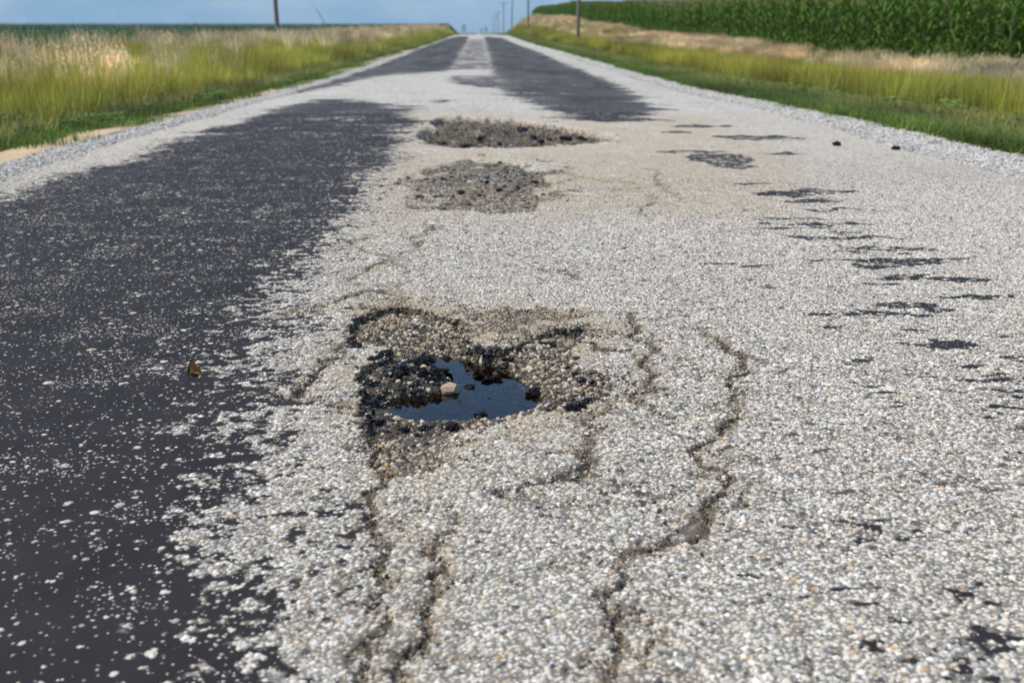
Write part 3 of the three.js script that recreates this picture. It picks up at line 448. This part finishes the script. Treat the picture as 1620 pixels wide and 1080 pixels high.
// ---------------------------------------------------------------- grasses
function blade(pos, col, x, z, h, w, az, bend, c, R) {
  const n = 3, dx = Math.cos(az), dz = Math.sin(az), px = -dz, pz = dx; let last = null;
  for (let k = 0; k <= n; k++) {
    const t = k / n, o = bend * h * t * t, yy = h * t * (1 - 0.35 * bend * t), ww = w * (1 - t) * 0.5 + 0.0004, a = [x + dx * o - px * ww, yy, z + dz * o - pz * ww], b = [x + dx * o + px * ww, yy, z + dz * o + pz * ww];
    if (last) { pos.push(...last[0], ...last[1], ...b, ...last[0], ...b, ...a); for (let q = 0; q < 6; q++) col.push(...c); }
    last = [a, b];
  }
}
function tuft({ n, h, w, spread, bend, seed, color, heads = 0, headColor, leafy = 0 }) {
  const R = rng(seed), pos = [], col = [];
  for (let k = 0; k < n; k++) { const a = R() * 6.28, q = Math.sqrt(R()) * spread, v = 0.8 + R() * 0.45, c = color[(R() * color.length) | 0].map((e) => e * v); blade(pos, col, Math.cos(a) * q, Math.sin(a) * q, h * (0.5 + R() * 0.55), w * (0.7 + R() * 0.6), R() * 6.28, bend * (0.2 + R()), c, R); }
  for (let k = 0; k < heads; k++) { // stems with a loose seed head
    const a = R() * 6.28, q = Math.sqrt(R()) * spread, x = Math.cos(a) * q, z = Math.sin(a) * q, hh = h * (0.95 + R() * 0.4), az = R() * 6.28, lean = 0.03 + R() * 0.12, hx = x + Math.cos(az) * lean * hh, hz = z + Math.sin(az) * lean * hh, v = 0.8 + R() * 0.4, c = headColor.map((e) => e * v);
    blade(pos, col, x, z, hh, 0.005, az, lean, c, R);
    const L = 0.12 + R() * 0.1;
    for (let m = 0; m < 14; m++) { const t = R(), b = R() * 6.28, rr = 0.028 * (1 - t * 0.75) * R(), s = 0.008 + R() * 0.008, X = hx + Math.cos(b) * rr, Y = hh * 0.86 + L * t, Z = hz + Math.sin(b) * rr, e = R() * 6.28; pos.push(X, Y - s, Z, X + Math.cos(e) * s * 0.7, Y + s * 0.4, Z + Math.sin(e) * s * 0.7, X, Y + s * 1.6, Z); for (let u = 0; u < 3; u++) col.push(...c); }
  }
  for (let k = 0; k < leafy; k++) { // broad low leaves
    const a = R() * 6.28, q = Math.sqrt(R()) * spread, x = Math.cos(a) * q, z = Math.sin(a) * q, y = h * (0.25 + 0.75 * R()), s = w * (0.7 + R() * 0.7), e = R() * 6.28, ti = (R() - 0.5) * 1.2, v = 0.75 + R() * 0.5, c = color[(R() * color.length) | 0].map((u) => u * v), ca = Math.cos(e), sa = Math.sin(e);
    const pt = (u, t) => [x + ca * u - sa * t, y + u * ti * 0.6, z + sa * u + ca * t]; const A = pt(-s, 0), B = pt(0, s * 0.5), C = pt(s, 0), D = pt(0, -s * 0.5);
    pos.push(...A, ...B, ...C, ...A, ...C, ...D); for (let u = 0; u < 6; u++) col.push(...c);
  }
  const g = new THREE.BufferGeometry(); g.setAttribute('position', new THREE.Float32BufferAttribute(pos, 3)); g.setAttribute('color', new THREE.Float32BufferAttribute(col, 3)); g.computeVertexNormals(); return g;
}
const leafMat = () => new THREE.MeshPhysicalMaterial({ vertexColors: true, roughness: 0.9, transmission: 0.35, thickness: 0, specularIntensity: 0.3 });
const YG = [[0.4, 0.37, 0.04], [0.3, 0.31, 0.035], [0.5, 0.43, 0.13], [0.2, 0.23, 0.035]], GR = [[0.09, 0.17, 0.028], [0.12, 0.2, 0.035], [0.07, 0.13, 0.025]], TAN = [0.78, 0.62, 0.4], DRY = [[0.5, 0.4, 0.2], [0.28, 0.28, 0.07], [0.42, 0.35, 0.14]];
const TALL = tuft({ n: 22, h: 0.62, w: 0.012, spread: 0.16, bend: 0.35, seed: 201, color: YG }), SEED = tuft({ n: 12, h: 0.68, w: 0.007, spread: 0.17, bend: 0.3, seed: 202, color: DRY, heads: 13, headColor: TAN }), SHORT = tuft({ n: 20, h: 0.13, w: 0.007, spread: 0.12, bend: 0.6, seed: 203, color: [...GR, [0.2, 0.21, 0.05]], leafy: 26 }), DRYT = tuft({ n: 26, h: 0.24, w: 0.006, spread: 0.13, bend: 0.5, seed: 204, color: [...DRY, [0.1, 0.14, 0.03]] });
const WEED = tuft({ n: 4, h: 0.17, w: 0.026, spread: 0.14, bend: 0.4, seed: 205, color: [...GR, [0.14, 0.21, 0.03]], leafy: 70 });
const white = new THREE.Color(1, 1, 1);
function sow(name, g, m, label, category, seed, side, n, d0, d1, a0, a1, dens, size) {
  const R = rng(seed), items = [];
  for (let k = 0; k < n; k++) {
    const d = d0 * Math.pow(d1 / d0, R()), s = lerp(a0, a1, R()), x = side * s, u = R(), z = 0.75 + R() * 0.5, yaw = R() * 6.28, tone = Math.max(0.4, 0.05 + 1.9 * fbm(x * 0.8, d * 0.5, seed + 5, 3)) * (0.7 + 0.6 * R()), hue = (fbm(x * 0.35 + 30, d * 0.25, seed + 9, 3) - 0.5) * 0.28;
    if (u > dens(x, d, s)) continue;
    const f = size(x, d, s) * z * (d > 60 ? 1 + (d - 60) / 300 : 1), wide = f * (d > 40 ? 1.3 : 1);
    items.push([M4().compose(V(x, landY(x, d) - 0.02, -d), Q().setFromEuler(new THREE.Euler((R() - 0.5) * 0.16, yaw, (R() - 0.5) * 0.16)), V(wide, f, wide)), new THREE.Color(tone * (1 + hue), tone, tone * (1 - hue * 0.3))]);
  }
  console.log(name, items.length);
  return instanced(name, g, m, items, label, category);
}
const lm = leafMat(), one = () => 1;
const patch = (x, d, s, a, b, f = 0.45) => sstep(a, b, fbm(x * f, d * f * 0.8, s, 3));
// left verge
sow('tall_grass', TALL, lm, 'tall yellow green grass on the verge by the sandy edge', 'grass', 301, -1, 30000, 6, 220, 4.4, 13.5, (x, d, s) => sstep(4.3, 5.2, s + (fbm(d * 0.8, 3, 141, 2) - 0.5) * 1.2), (x, d, s) => lerp(0.75, 1.3, sstep(4.5, 7, s)) * (1 + 0.1 * sstep(16, 26, d)));
sow('seeding_grass', SEED, lm, 'tan seed heads rising from the verge by the sandy edge', 'grass', 302, -1, 14000, 6, 220, 4.8, 13.5, (x, d, s) => sstep(5, 7, s) * (0.02 + 0.2 * patch(x, d, 143, 0.45, 0.62) + 0.2 * sstep(30, 60, d)), (x, d, s) => 1.1 + 0.12 * sstep(16, 26, d));
sow('low_weeds', WEED, lm, 'leafy green weeds along the sandy edge', 'weeds', 303, -1, 8000, 6, 150, 3.8, 5.3, (x, d, s) => sstep(3.85, 4.25, s + (fbm(d * 0.6, 9, 145, 3) - 0.5) * 1.2) * (1 - sstep(4.7, 5.3, s)) * (0.08 + 0.8 * patch(x, d, 147, 0.46, 0.62, 0.9)), () => 0.75);
sow('short_grass', SHORT, lm, 'short green grass along the sandy edge', 'grass', 304, -1, 11500, 6, 200, 3.3, 5.6, (x, d, s) => Math.max(sstep(3.8, 4.3, s + (fbm(d * 0.9, 2, 149, 3) - 0.5) * 1.0), 0.4 * patch(x, d, 167, 0.5, 0.6, 1.4)), () => 1.1);
sow('dry_grass', DRYT, lm, 'dry short grass between weeds and tall grass by the sandy edge', 'grass', 305, -1, 9000, 6, 200, 4.1, 7, (x, d, s) => 0.2 + 0.8 * patch(x, d, 151, 0.4, 0.62), () => 1.2);
// right verge
sow('short_grass', SHORT, lm, 'short green grass and clover on the slope below the corn', 'grass', 311, 1, 26000, 5.5, 240, 3.85, 6.4, (x, d, s) => sstep(3.85, 4.15, s + (fbm(d * 0.9, 5, 153, 3) - 0.5) * 0.35), () => 1.15);
sow('dry_grass', DRYT, lm, 'dry olive grass on the slope below the corn', 'grass', 312, 1, 14000, 5.5, 240, 4.6, 7, (x, d, s) => sstep(4.5, 5.6, s + (fbm(d, 2, 155, 2) - 0.5)), () => 1.1);
sow('tall_grass', TALL, lm, 'bright yellow green tall grass in the ditch below the corn', 'grass', 313, 1, 30000, 7, 240, 6.2, 11.8, (x, d, s) => sstep(6.1, 6.8, s + (fbm(d * 0.5, 3, 157, 2) - 0.5) * 0.8), () => 1.0);
sow('seeding_grass', SEED, lm, 'tan seed heads in front of the corn', 'grass', 314, 1, 26000, 10, 320, 8.2, 12.1, (x, d, s) => sstep(8.4, 9.8, s + sstep(30, 90, d) * 2) * (0.12 + 0.88 * patch(x, d, 159, 0.4, 0.58)), () => 0.75);
sow('leafy_weeds', WEED, lm, 'low leafy weed clumps among the grass below the corn', 'weeds', 316, 1, 5000, 8, 160, 5, 11.8, (x, d, s) => 0.5 * patch(x, d, 171, 0.5, 0.7, 1.7), () => 1.5);
sow('leafy_weeds', WEED, lm, 'low leafy weed clumps among the tall grass by the sandy edge', 'weeds', 317, -1, 5000, 7, 160, 4.6, 12, (x, d, s) => 0.5 * patch(x, d, 173, 0.5, 0.7, 1.7), () => 1.6);
// a few weeds rooted in the gravel
sow('low_weeds', WEED, lm, 'small weeds rooted in the pale gravel', 'weeds', 315, 1, 60, 7, 14, 3.4, 3.9, () => 0.5, () => 0.35);

// ---------------------------------------------------------------- corn
function cornLeaf(seed, L, W, rise, droop) {
  const R = rng(seed), n = 7, pos = [], uv = [], idx = []; let x = 0, y = 0, a = rise;
  for (let k = 0; k <= n; k++) {
    const t = k / n, w = W * Math.pow(Math.sin(Math.PI * Math.min(0.97, 0.12 + t * 0.86)), 0.7) * (1 - t * 0.35) / 2, wob = (R() - 0.5) * 0.03;
    pos.push(x, y + 0.012, -w + wob, x, y, wob, x, y + 0.012, w + wob);
    x += Math.cos(a) * L / n; y += Math.sin(a) * L / n; a -= droop / n * (0.5 + t * 1.4);
    if (k < n) { const o = k * 3; idx.push(o, o + 1, o + 4, o, o + 4, o + 3, o + 1, o + 2, o + 5, o + 1, o + 5, o + 4); }
  }
  const g = new THREE.BufferGeometry(); g.setAttribute('position', new THREE.Float32BufferAttribute(pos, 3)); g.setIndex(idx); g.computeVertexNormals(); return g;
}
const cornMats = { leaf: new THREE.MeshPhysicalMaterial({ color: new THREE.Color().setRGB(0.11, 0.21, 0.028), roughness: 0.6, transmission: 0.35, thickness: 0, specularIntensity: 0.25 }), stalk: std([0.1, 0.15, 0.04], 0.7), tassel: std([0.36, 0.29, 0.12], 0.9) };
const leafShapes = [cornLeaf(1, 0.85, 0.085, 1.15, 2.0), cornLeaf(2, 0.75, 0.08, 1.0, 1.6), cornLeaf(3, 0.95, 0.09, 1.2, 2.5), cornLeaf(4, 0.6, 0.07, 1.25, 1.2)];
function stalkShape() { const g = new THREE.CylinderGeometry(0.008, 0.014, 2.05, 6); g.translate(0, 1.02, 0); return g; }
function tasselShape(seed) { const R = rng(seed), parts = []; for (let k = 0; k < 7; k++) { const g = new THREE.CylinderGeometry(0.003, 0.007, 0.26, 4); g.translate(0, 0.13, 0); g.rotateZ(k ? 0.25 + R() * 0.4 : 0); g.rotateY(k * 0.9 + R()); g.translate(0, 2.03 + (k ? R() * 0.08 : 0.1), 0); parts.push(g); } return mergeGeometries(parts); }
const stalkG = stalkShape(), tasselG = tasselShape(5);
const leafPlan = (seed) => { const R = rng(seed), o = []; for (let k = 0; k < 12; k++) o.push([leafShapes[k > 9 ? 3 : (R() * 3) | 0], 0.22 + k * 0.152 + (R() - 0.5) * 0.05, (k % 2) * Math.PI + (R() - 0.5) * 1.1, 0.75 + R() * 0.4]); return o; };
const foliageG = [1, 2, 3].map((s) => mergeGeometries(leafPlan(s * 31).map(([g, y, a, k]) => { const q = g.clone(); q.scale(k, k, k); q.rotateY(a); q.translate(0, y, 0); return q; })));
function cornPlant(detailed, v) {
  const o = new THREE.Group(); mesh('stalk', stalkG, cornMats.stalk, o);
  if (detailed) for (const [g, y, a, k] of leafPlan((v + 1) * 31)) { const l = mesh('leaf', g, cornMats.leaf, o); l.position.y = y; l.rotation.y = a; l.scale.setScalar(k); }
  else mesh('foliage', foliageG[v], cornMats.leaf, o);
  mesh('tassel', tasselG, cornMats.tassel, o); return o;
}
{
  const R = rng(401), fine = [0, 1, 2].map((v) => cornPlant(true, v)), plain = [0, 1, 2].map((v) => cornPlant(false, v)), CX = 12.3, rest = [];
  let k = 0;
  for (let d = 24.5; d < 245; d += 0.2) {
    for (let row = 0; row < 6; row++) {
      const x = CX + row * 0.76 + (R() - 0.5) * 0.12, dd = d + (R() - 0.5) * 0.12, y = landY(x, dd) - 0.02, yaw = R() * 6.28, s = 0.94 + R() * 0.26, tip = (R() - 0.5) * 0.12;
      if (row === 0 && k < 300) {
        const o = (k < 70 ? fine : plain)[(R() * 3) | 0].clone(); o.position.set(x, y, -dd); o.rotation.set(tip, yaw, tip); o.scale.setScalar(s);
        top(o, 'corn_plant', 'green corn plant in the outer row beside the tan grass', 'corn', { group: 'corn plants in the outer row' }); k++; continue;
      }
      rest.push([M4().compose(V(x, y, -dd), Q().setFromEuler(new THREE.Euler(tip, yaw, tip)), V(s, s, s)), new THREE.Color(0.85 + R() * 0.3, 0.85 + R() * 0.3, 0.9)]);
    }
  }
  const whole = (() => { const parts = [[foliageG[0], [0.11, 0.21, 0.028]], [stalkG, [0.1, 0.15, 0.04]], [tasselG, [0.36, 0.29, 0.12]]].map(([g, c]) => { const q = g.index ? g.toNonIndexed() : g.clone(); q.deleteAttribute('uv'); const a = new Float32Array(q.attributes.position.count * 3); for (let i = 0; i < a.length; i += 3) a.set(c, i); q.setAttribute('color', new THREE.BufferAttribute(a, 3)); return q; }); return mergeGeometries(parts); })();
  const fm = new THREE.MeshPhysicalMaterial({ vertexColors: true, roughness: 0.6, transmission: 0.35, thickness: 0, specularIntensity: 0.2 });
  console.log('corn', rest.length);
  instanced('corn_field', whole, fm, rest, 'dense green corn rising along the bank beyond the tan grass', 'corn');
  const far = [];
  for (let s = 6.6; s < 190; s += 0.24) for (let row = 0; row < 4; row++) { const d = 232 + row * 0.76 + (R() - 0.5) * 0.3, x = -s, q = 1.0 + R() * 0.14; far.push([M4().compose(V(x, landY(x, d) - 0.02, -d), Q().setFromEuler(new THREE.Euler(0, R() * 6.28, 0)), V(q, q, q)), new THREE.Color(0.9 + R() * 0.3, 0.9 + R() * 0.3, 0.9)]); }
  for (let d = 233; d < 330; d += 0.3) for (let row = 0; row < 3; row++) { const x = -6.6 - row * 0.76 + (R() - 0.5) * 0.2, q = 1.0 + R() * 0.14; far.push([M4().compose(V(x, landY(x, d) - 0.02, -d), Q().setFromEuler(new THREE.Euler(0, R() * 6.28, 0)), V(q, q, q)), white]); }
  instanced('corn_field', whole, fm, far, 'far flat strip of corn behind the grassy verge', 'corn');
  // low soybean rows in the field to the left
  const SOY = tuft({ n: 0, h: 0.75, w: 0.075, spread: 0.42, bend: 0, seed: 211, color: [[0.045, 0.105, 0.016], [0.06, 0.13, 0.02], [0.035, 0.085, 0.015]], leafy: 150 }), soy = [];
  for (let n = 0; n < 26000; n++) { const d = 22 * Math.pow(10.2, R()), s = 14.5 + Math.pow(R(), 0.9) * Math.min(150, d * 0.62), x = -s, q = 0.85 + R() * 0.3; soy.push([M4().compose(V(x, landY(x, d) - 0.03, -d), Q().setFromEuler(new THREE.Euler(0, R() * 6.28, 0)), V(q * 1.4, q, q * 1.4)), new THREE.Color(0.85 + R() * 0.35, 0.9 + R() * 0.2, 0.9)]); }
  instanced('soybean_field', SOY, lm, soy, 'low dark green soybean field beyond the left verge grass', 'soybeans');
}
// ---------------------------------------------------------------- utility poles
const wood = std([0.2, 0.17, 0.14], 0.9), porcelain = std([0.35, 0.33, 0.3], 0.3), steel = std([0.3, 0.3, 0.3], 0.5, { metalness: 0.6 });
function pole(lean = 0) {
  const o = new THREE.Group(), g = new THREE.CylinderGeometry(0.095, 0.145, 11.4, 14, 8), p = g.attributes.position; for (let k = 0; k < p.count; k++) { const y = p.getY(k); p.setX(k, p.getX(k) * (1 + 0.05 * noise(y * 2, k % 14, 3))); } g.translate(0, 5.3, 0); g.computeVertexNormals();
  mesh('shaft', g, wood, o); const arm = mesh('crossarm', new THREE.BoxGeometry(2.3, 0.11, 0.09), wood, o); arm.position.set(0, 10.55, 0.15);
  for (const x of [-1.05, -0.45, 0.45, 1.05]) { const i = mesh('insulator', new THREE.LatheGeometry([[0, 0], [0.05, 0], [0.06, 0.05], [0.04, 0.08], [0.055, 0.12], [0.03, 0.17], [0, 0.18]].map(([a, b]) => new THREE.Vector2(a, b)), 10), porcelain, o); i.position.set(x, 10.606, 0.15); }
  for (const s of [-1, 1]) { const b = mesh('brace', new THREE.BoxGeometry(0.75, 0.03, 0.01), steel, o); b.position.set(s * 0.33, 10.3, 0.2); b.rotation.z = -s * -0.72; }
  o.rotation.z = lean; return o;
}
const proto = pole();
for (let k = 1; k <= 7; k++) {
  const o = k === 1 ? proto : proto.clone(), d = 80 * k, x = 7.32, b = landY(x, d); o.position.set(x, b - 0.4, -d); o.rotation.z = -0.018 + 0.012 * (k % 3);
  top(o, 'utility_pole', k === 1 ? 'grey wooden utility pole on the tan bank before the corn' : k === 2 ? 'wooden utility pole at the far end of the right corn' : 'distant wooden utility pole in the row along the road beyond the corn', 'utility pole', { group: 'utility poles along the road' });
}
{
  const o = pole(0.02), d = 68, x = -12.45; const g0 = [0.1, 7.4, 0.1], g1 = [3.9, 0.0, -0.6];
  const rod = (a, b, r, m, n) => { const A = V(...a), B = V(...b), q = new THREE.CylinderGeometry(r, r, A.distanceTo(B), 8), e = mesh(n, q, m, o); e.position.copy(A.clone().add(B).multiplyScalar(0.5)); e.quaternion.setFromUnitVectors(V(0, 1, 0), B.clone().sub(A).normalize()); };
  rod(g0, g1, 0.008, steel, 'guy_wire'); rod([lerp(g0[0], g1[0], 0.62), lerp(g0[1], g1[1], 0.62), lerp(g0[2], g1[2], 0.62)], [lerp(g0[0], g1[0], 0.97), lerp(g0[1], g1[1], 0.97), lerp(g0[2], g1[2], 0.97)], 0.028, std([0.62, 0.5, 0.04], 0.6), 'guy_guard');
  o.position.set(x, landY(x, d) - 0.4, -d); top(o, 'utility_pole', 'dark wooden utility pole with a yellow sleeved guy wire behind the left verge', 'utility pole');
}
// ---------------------------------------------------------------- far trees
function farTree(x, d, h, seed, label) {
  const R = rng(seed), o = new THREE.Group(), t = new THREE.CylinderGeometry(h * 0.02, h * 0.04, h * 0.5, 8); t.translate(0, h * 0.25, 0); mesh('trunk', t, wood, o);
  const pos = [], col = [];
  for (let k = 0; k < 1500; k++) { const a = R() * 6.28, u = Math.pow(R(), 0.5), y = 0.22 + 0.78 * R(), w = 0.36 * Math.sqrt(Math.max(0, 1 - Math.pow((y - 0.5) / 0.52, 2))) * (0.75 + 0.5 * noise(a * 2, y * 5, seed)), X = Math.cos(a) * u * w * h, Z = Math.sin(a) * u * w * h, s = h * 0.03, e = () => (R() - 0.5) * 2 * s; for (let v = 0; v < 3; v++) { pos.push(X + e(), y * h + e(), Z + e()); const c = 0.7 + 0.5 * R(); col.push(0.04 * c, 0.085 * c, 0.02 * c); } }
  const g = new THREE.BufferGeometry(); g.setAttribute('position', new THREE.Float32BufferAttribute(pos, 3)); g.setAttribute('color', new THREE.Float32BufferAttribute(col, 3)); g.computeVertexNormals(); mesh('crown', g, lm, o);
  o.position.set(x, landY(x, d) - 0.05, -d); top(o, 'tree', label, 'tree');
}
farTree(-22 / FPX * 3200, 3200, 24, 1, 'lone bluish tree far off on the left side of the road end');
farTree(11 / FPX * 3500, 3500, 20, 2, 'far bluish tree close to the right side of the road end');
farTree(4 / FPX * 4200, 4200, 17, 3, 'very small far tree beside the taller one at the road end');
farTree(-752 / FPX * 700, 700, 16, 4, 'dark tree rising over the flat corn strip far beyond the soybeans');
// ---------------------------------------------------------------- wind turbines, far off over the left fields
{
  const paint = std([0.7, 0.7, 0.7], 0.5), blade0 = (() => { const s = new THREE.Shape(); s.moveTo(-0.6, 0); s.lineTo(0.6, 0); s.lineTo(1.9, 5); s.lineTo(0.35, 36); s.lineTo(0, 36.5); s.lineTo(-0.7, 5); return new THREE.ExtrudeGeometry(s, { depth: 0.5, bevelEnabled: false }); })();
  [[88, 88, 0.3], [152, 82, 1.0], [220, 86, 1.7], [330, 80, 0.7]].forEach(([px, h, a], k) => {
    const o = new THREE.Group(), d = 6000, t = new THREE.CylinderGeometry(1.3, 2.3, h, 16); t.translate(0, h / 2, 0); mesh('tower', t, paint, o);
    const n = mesh('nacelle', new THREE.CapsuleGeometry(1.8, 6, 4, 10), paint, o); n.rotation.x = Math.PI / 2; n.position.set(0, h + 1.2, -1);
    for (let b = 0; b < 3; b++) { const e = mesh('blade', blade0, paint, o); e.position.set(0, h + 1.2, 5); e.rotation.z = a + b * Math.PI * 2 / 3; }
    const x = (px - 757) / FPX * d; o.position.set(x, landY(x, d), -d); top(o, 'wind_turbine', 'tiny hazy wind turbine above the far left corn strip', 'wind turbine', { group: 'wind turbines on the horizon' });
  });
}
// ---------------------------------------------------------------- the butterfly on the tar
{
  const [x, d] = G(304, 592), o = new THREE.Group(), cv = document.createElement('canvas'); cv.width = cv.height = 128; const c = cv.getContext('2d'), R = rng(501);
  c.fillStyle = '#8a5826'; c.fillRect(0, 0, 128, 128);
  for (let k = 0; k < 260; k++) { c.fillStyle = ['#3a2410', '#94602a', '#a87632', '#2a1a0c', '#bd9550'][(R() * 5) | 0]; c.globalAlpha = 0.55; c.beginPath(); c.ellipse(R() * 128, R() * 128, 2 + R() * 6, 1 + R() * 3, R() * 3, 0, 7); c.fill(); }
  c.globalAlpha = 1; for (let k = 0; k < 16; k++) { c.fillStyle = k % 3 ? '#c9a24a' : '#1a1008'; c.beginPath(); c.arc(20 + R() * 95, 20 + R() * 95, 2 + R() * 3, 0, 7); c.fill(); }
  c.fillStyle = '#b98a55'; c.fillRect(0, 0, 128, 7);
  const t = new THREE.CanvasTexture(cv); t.colorSpace = THREE.SRGBColorSpace; const m = new THREE.MeshPhysicalMaterial({ map: t, roughness: 0.85, sheen: 0.3, sheenColor: new THREE.Color(0.5, 0.35, 0.2) });
  // each wing: a curved sheet with scalloped rim, from its hinge (u = 0) to its rim (u = 1)
  const wing = (name, A, B, C, D, bulge) => {
    const n = 8, pos = [], uv = [], idx = [];
    for (let side = 0; side < 2; side++) for (let j = 0; j <= n; j++) for (let i = 0; i <= n; i++) {
      const u = i / n, v = j / n, rim = 1 - 0.06 * Math.abs(Math.sin(v * 9)), uu = u * rim, p = [0, 1, 2].map((k) => lerp(lerp(A[k], B[k], v), lerp(D[k], C[k], v), uu)), q = Math.sin(u * Math.PI) * bulge;
      pos.push(p[0] + q, p[1] + q * 0.4, p[2] + side * 0.0004); uv.push(u, v);
    }
    const o0 = (n + 1) * (n + 1); for (let s = 0; s < 2; s++) for (let j = 0; j < n; j++) for (let i = 0; i < n; i++) { const a = s * o0 + j * (n + 1) + i; if (s) idx.push(a, a + 1, a + n + 2, a, a + n + 2, a + n + 1); else idx.push(a, a + n + 2, a + 1, a, a + n + 1, a + n + 2); }
    const g = new THREE.BufferGeometry(); g.setAttribute('position', new THREE.Float32BufferAttribute(pos, 3)); g.setAttribute('uv', new THREE.Float32BufferAttribute(uv, 2)); g.setIndex(idx); g.computeVertexNormals(); mesh(name, g, m, o);
  };
  // metres; x right, y up, z towards the camera
  wing('forewing', [0.0, 0.044, 0.0], [-0.003, 0.012, 0.012], [0.017, 0.008, 0.002], [0.008, 0.034, -0.006], 0.002);
  wing('forewing', [-0.001, 0.044, 0.001], [-0.002, 0.02, -0.02], [-0.007, 0.006, -0.012], [-0.009, 0.013, 0.017], -0.002);
  wing('hindwing', [0.007, 0.031, -0.005], [0.004, 0.011, 0.008], [0.024, 0.001, 0.006], [0.022, 0.008, -0.008], 0.0015);
  wing('hindwing', [-0.0088, 0.016, 0.016], [-0.007, 0.006, -0.01], [-0.0085, 0.001, -0.004], [-0.0072, 0.001, 0.022], -0.001);
  const bm = std([0.05, 0.035, 0.022], 0.8), b = mesh('body', (() => { const g = new THREE.LatheGeometry([[0, -0.014], [0.0015, -0.012], [0.0025, -0.004], [0.003, 0.003], [0.0028, 0.006], [0.0016, 0.0085], [0.0021, 0.0105], [0.0016, 0.0128], [0, 0.0135]].map(([p, q]) => new THREE.Vector2(p, q)), 10); g.rotateX(-1.15); return g; })(), bm, o); b.position.set(0.003, 0.012, -0.006);
  for (const s of [-1, 1]) { const g = new THREE.TubeGeometry(new THREE.CatmullRomCurve3([V(0.003, 0.017, -0.018), V(0.003 + s * 0.003, 0.02, -0.024), V(0.003 + s * 0.007, 0.0215, -0.031)]), 8, 0.00035, 5); mesh('antenna', g, bm, o); for (const z of [-0.002, -0.009]) mesh('leg', new THREE.TubeGeometry(new THREE.CatmullRomCurve3([V(0.003, 0.011, z), V(0.003 + s * 0.005, 0.009, z), V(0.003 + s * 0.007, 0.0, z)]), 6, 0.0004, 5), bm, o); }
  o.position.set(x, roadH(x, d) + 0.0005, -d); top(o, 'butterfly', 'small brown spotted butterfly resting on the black tar', 'butterfly');
}
renderer.render(scene, camera);
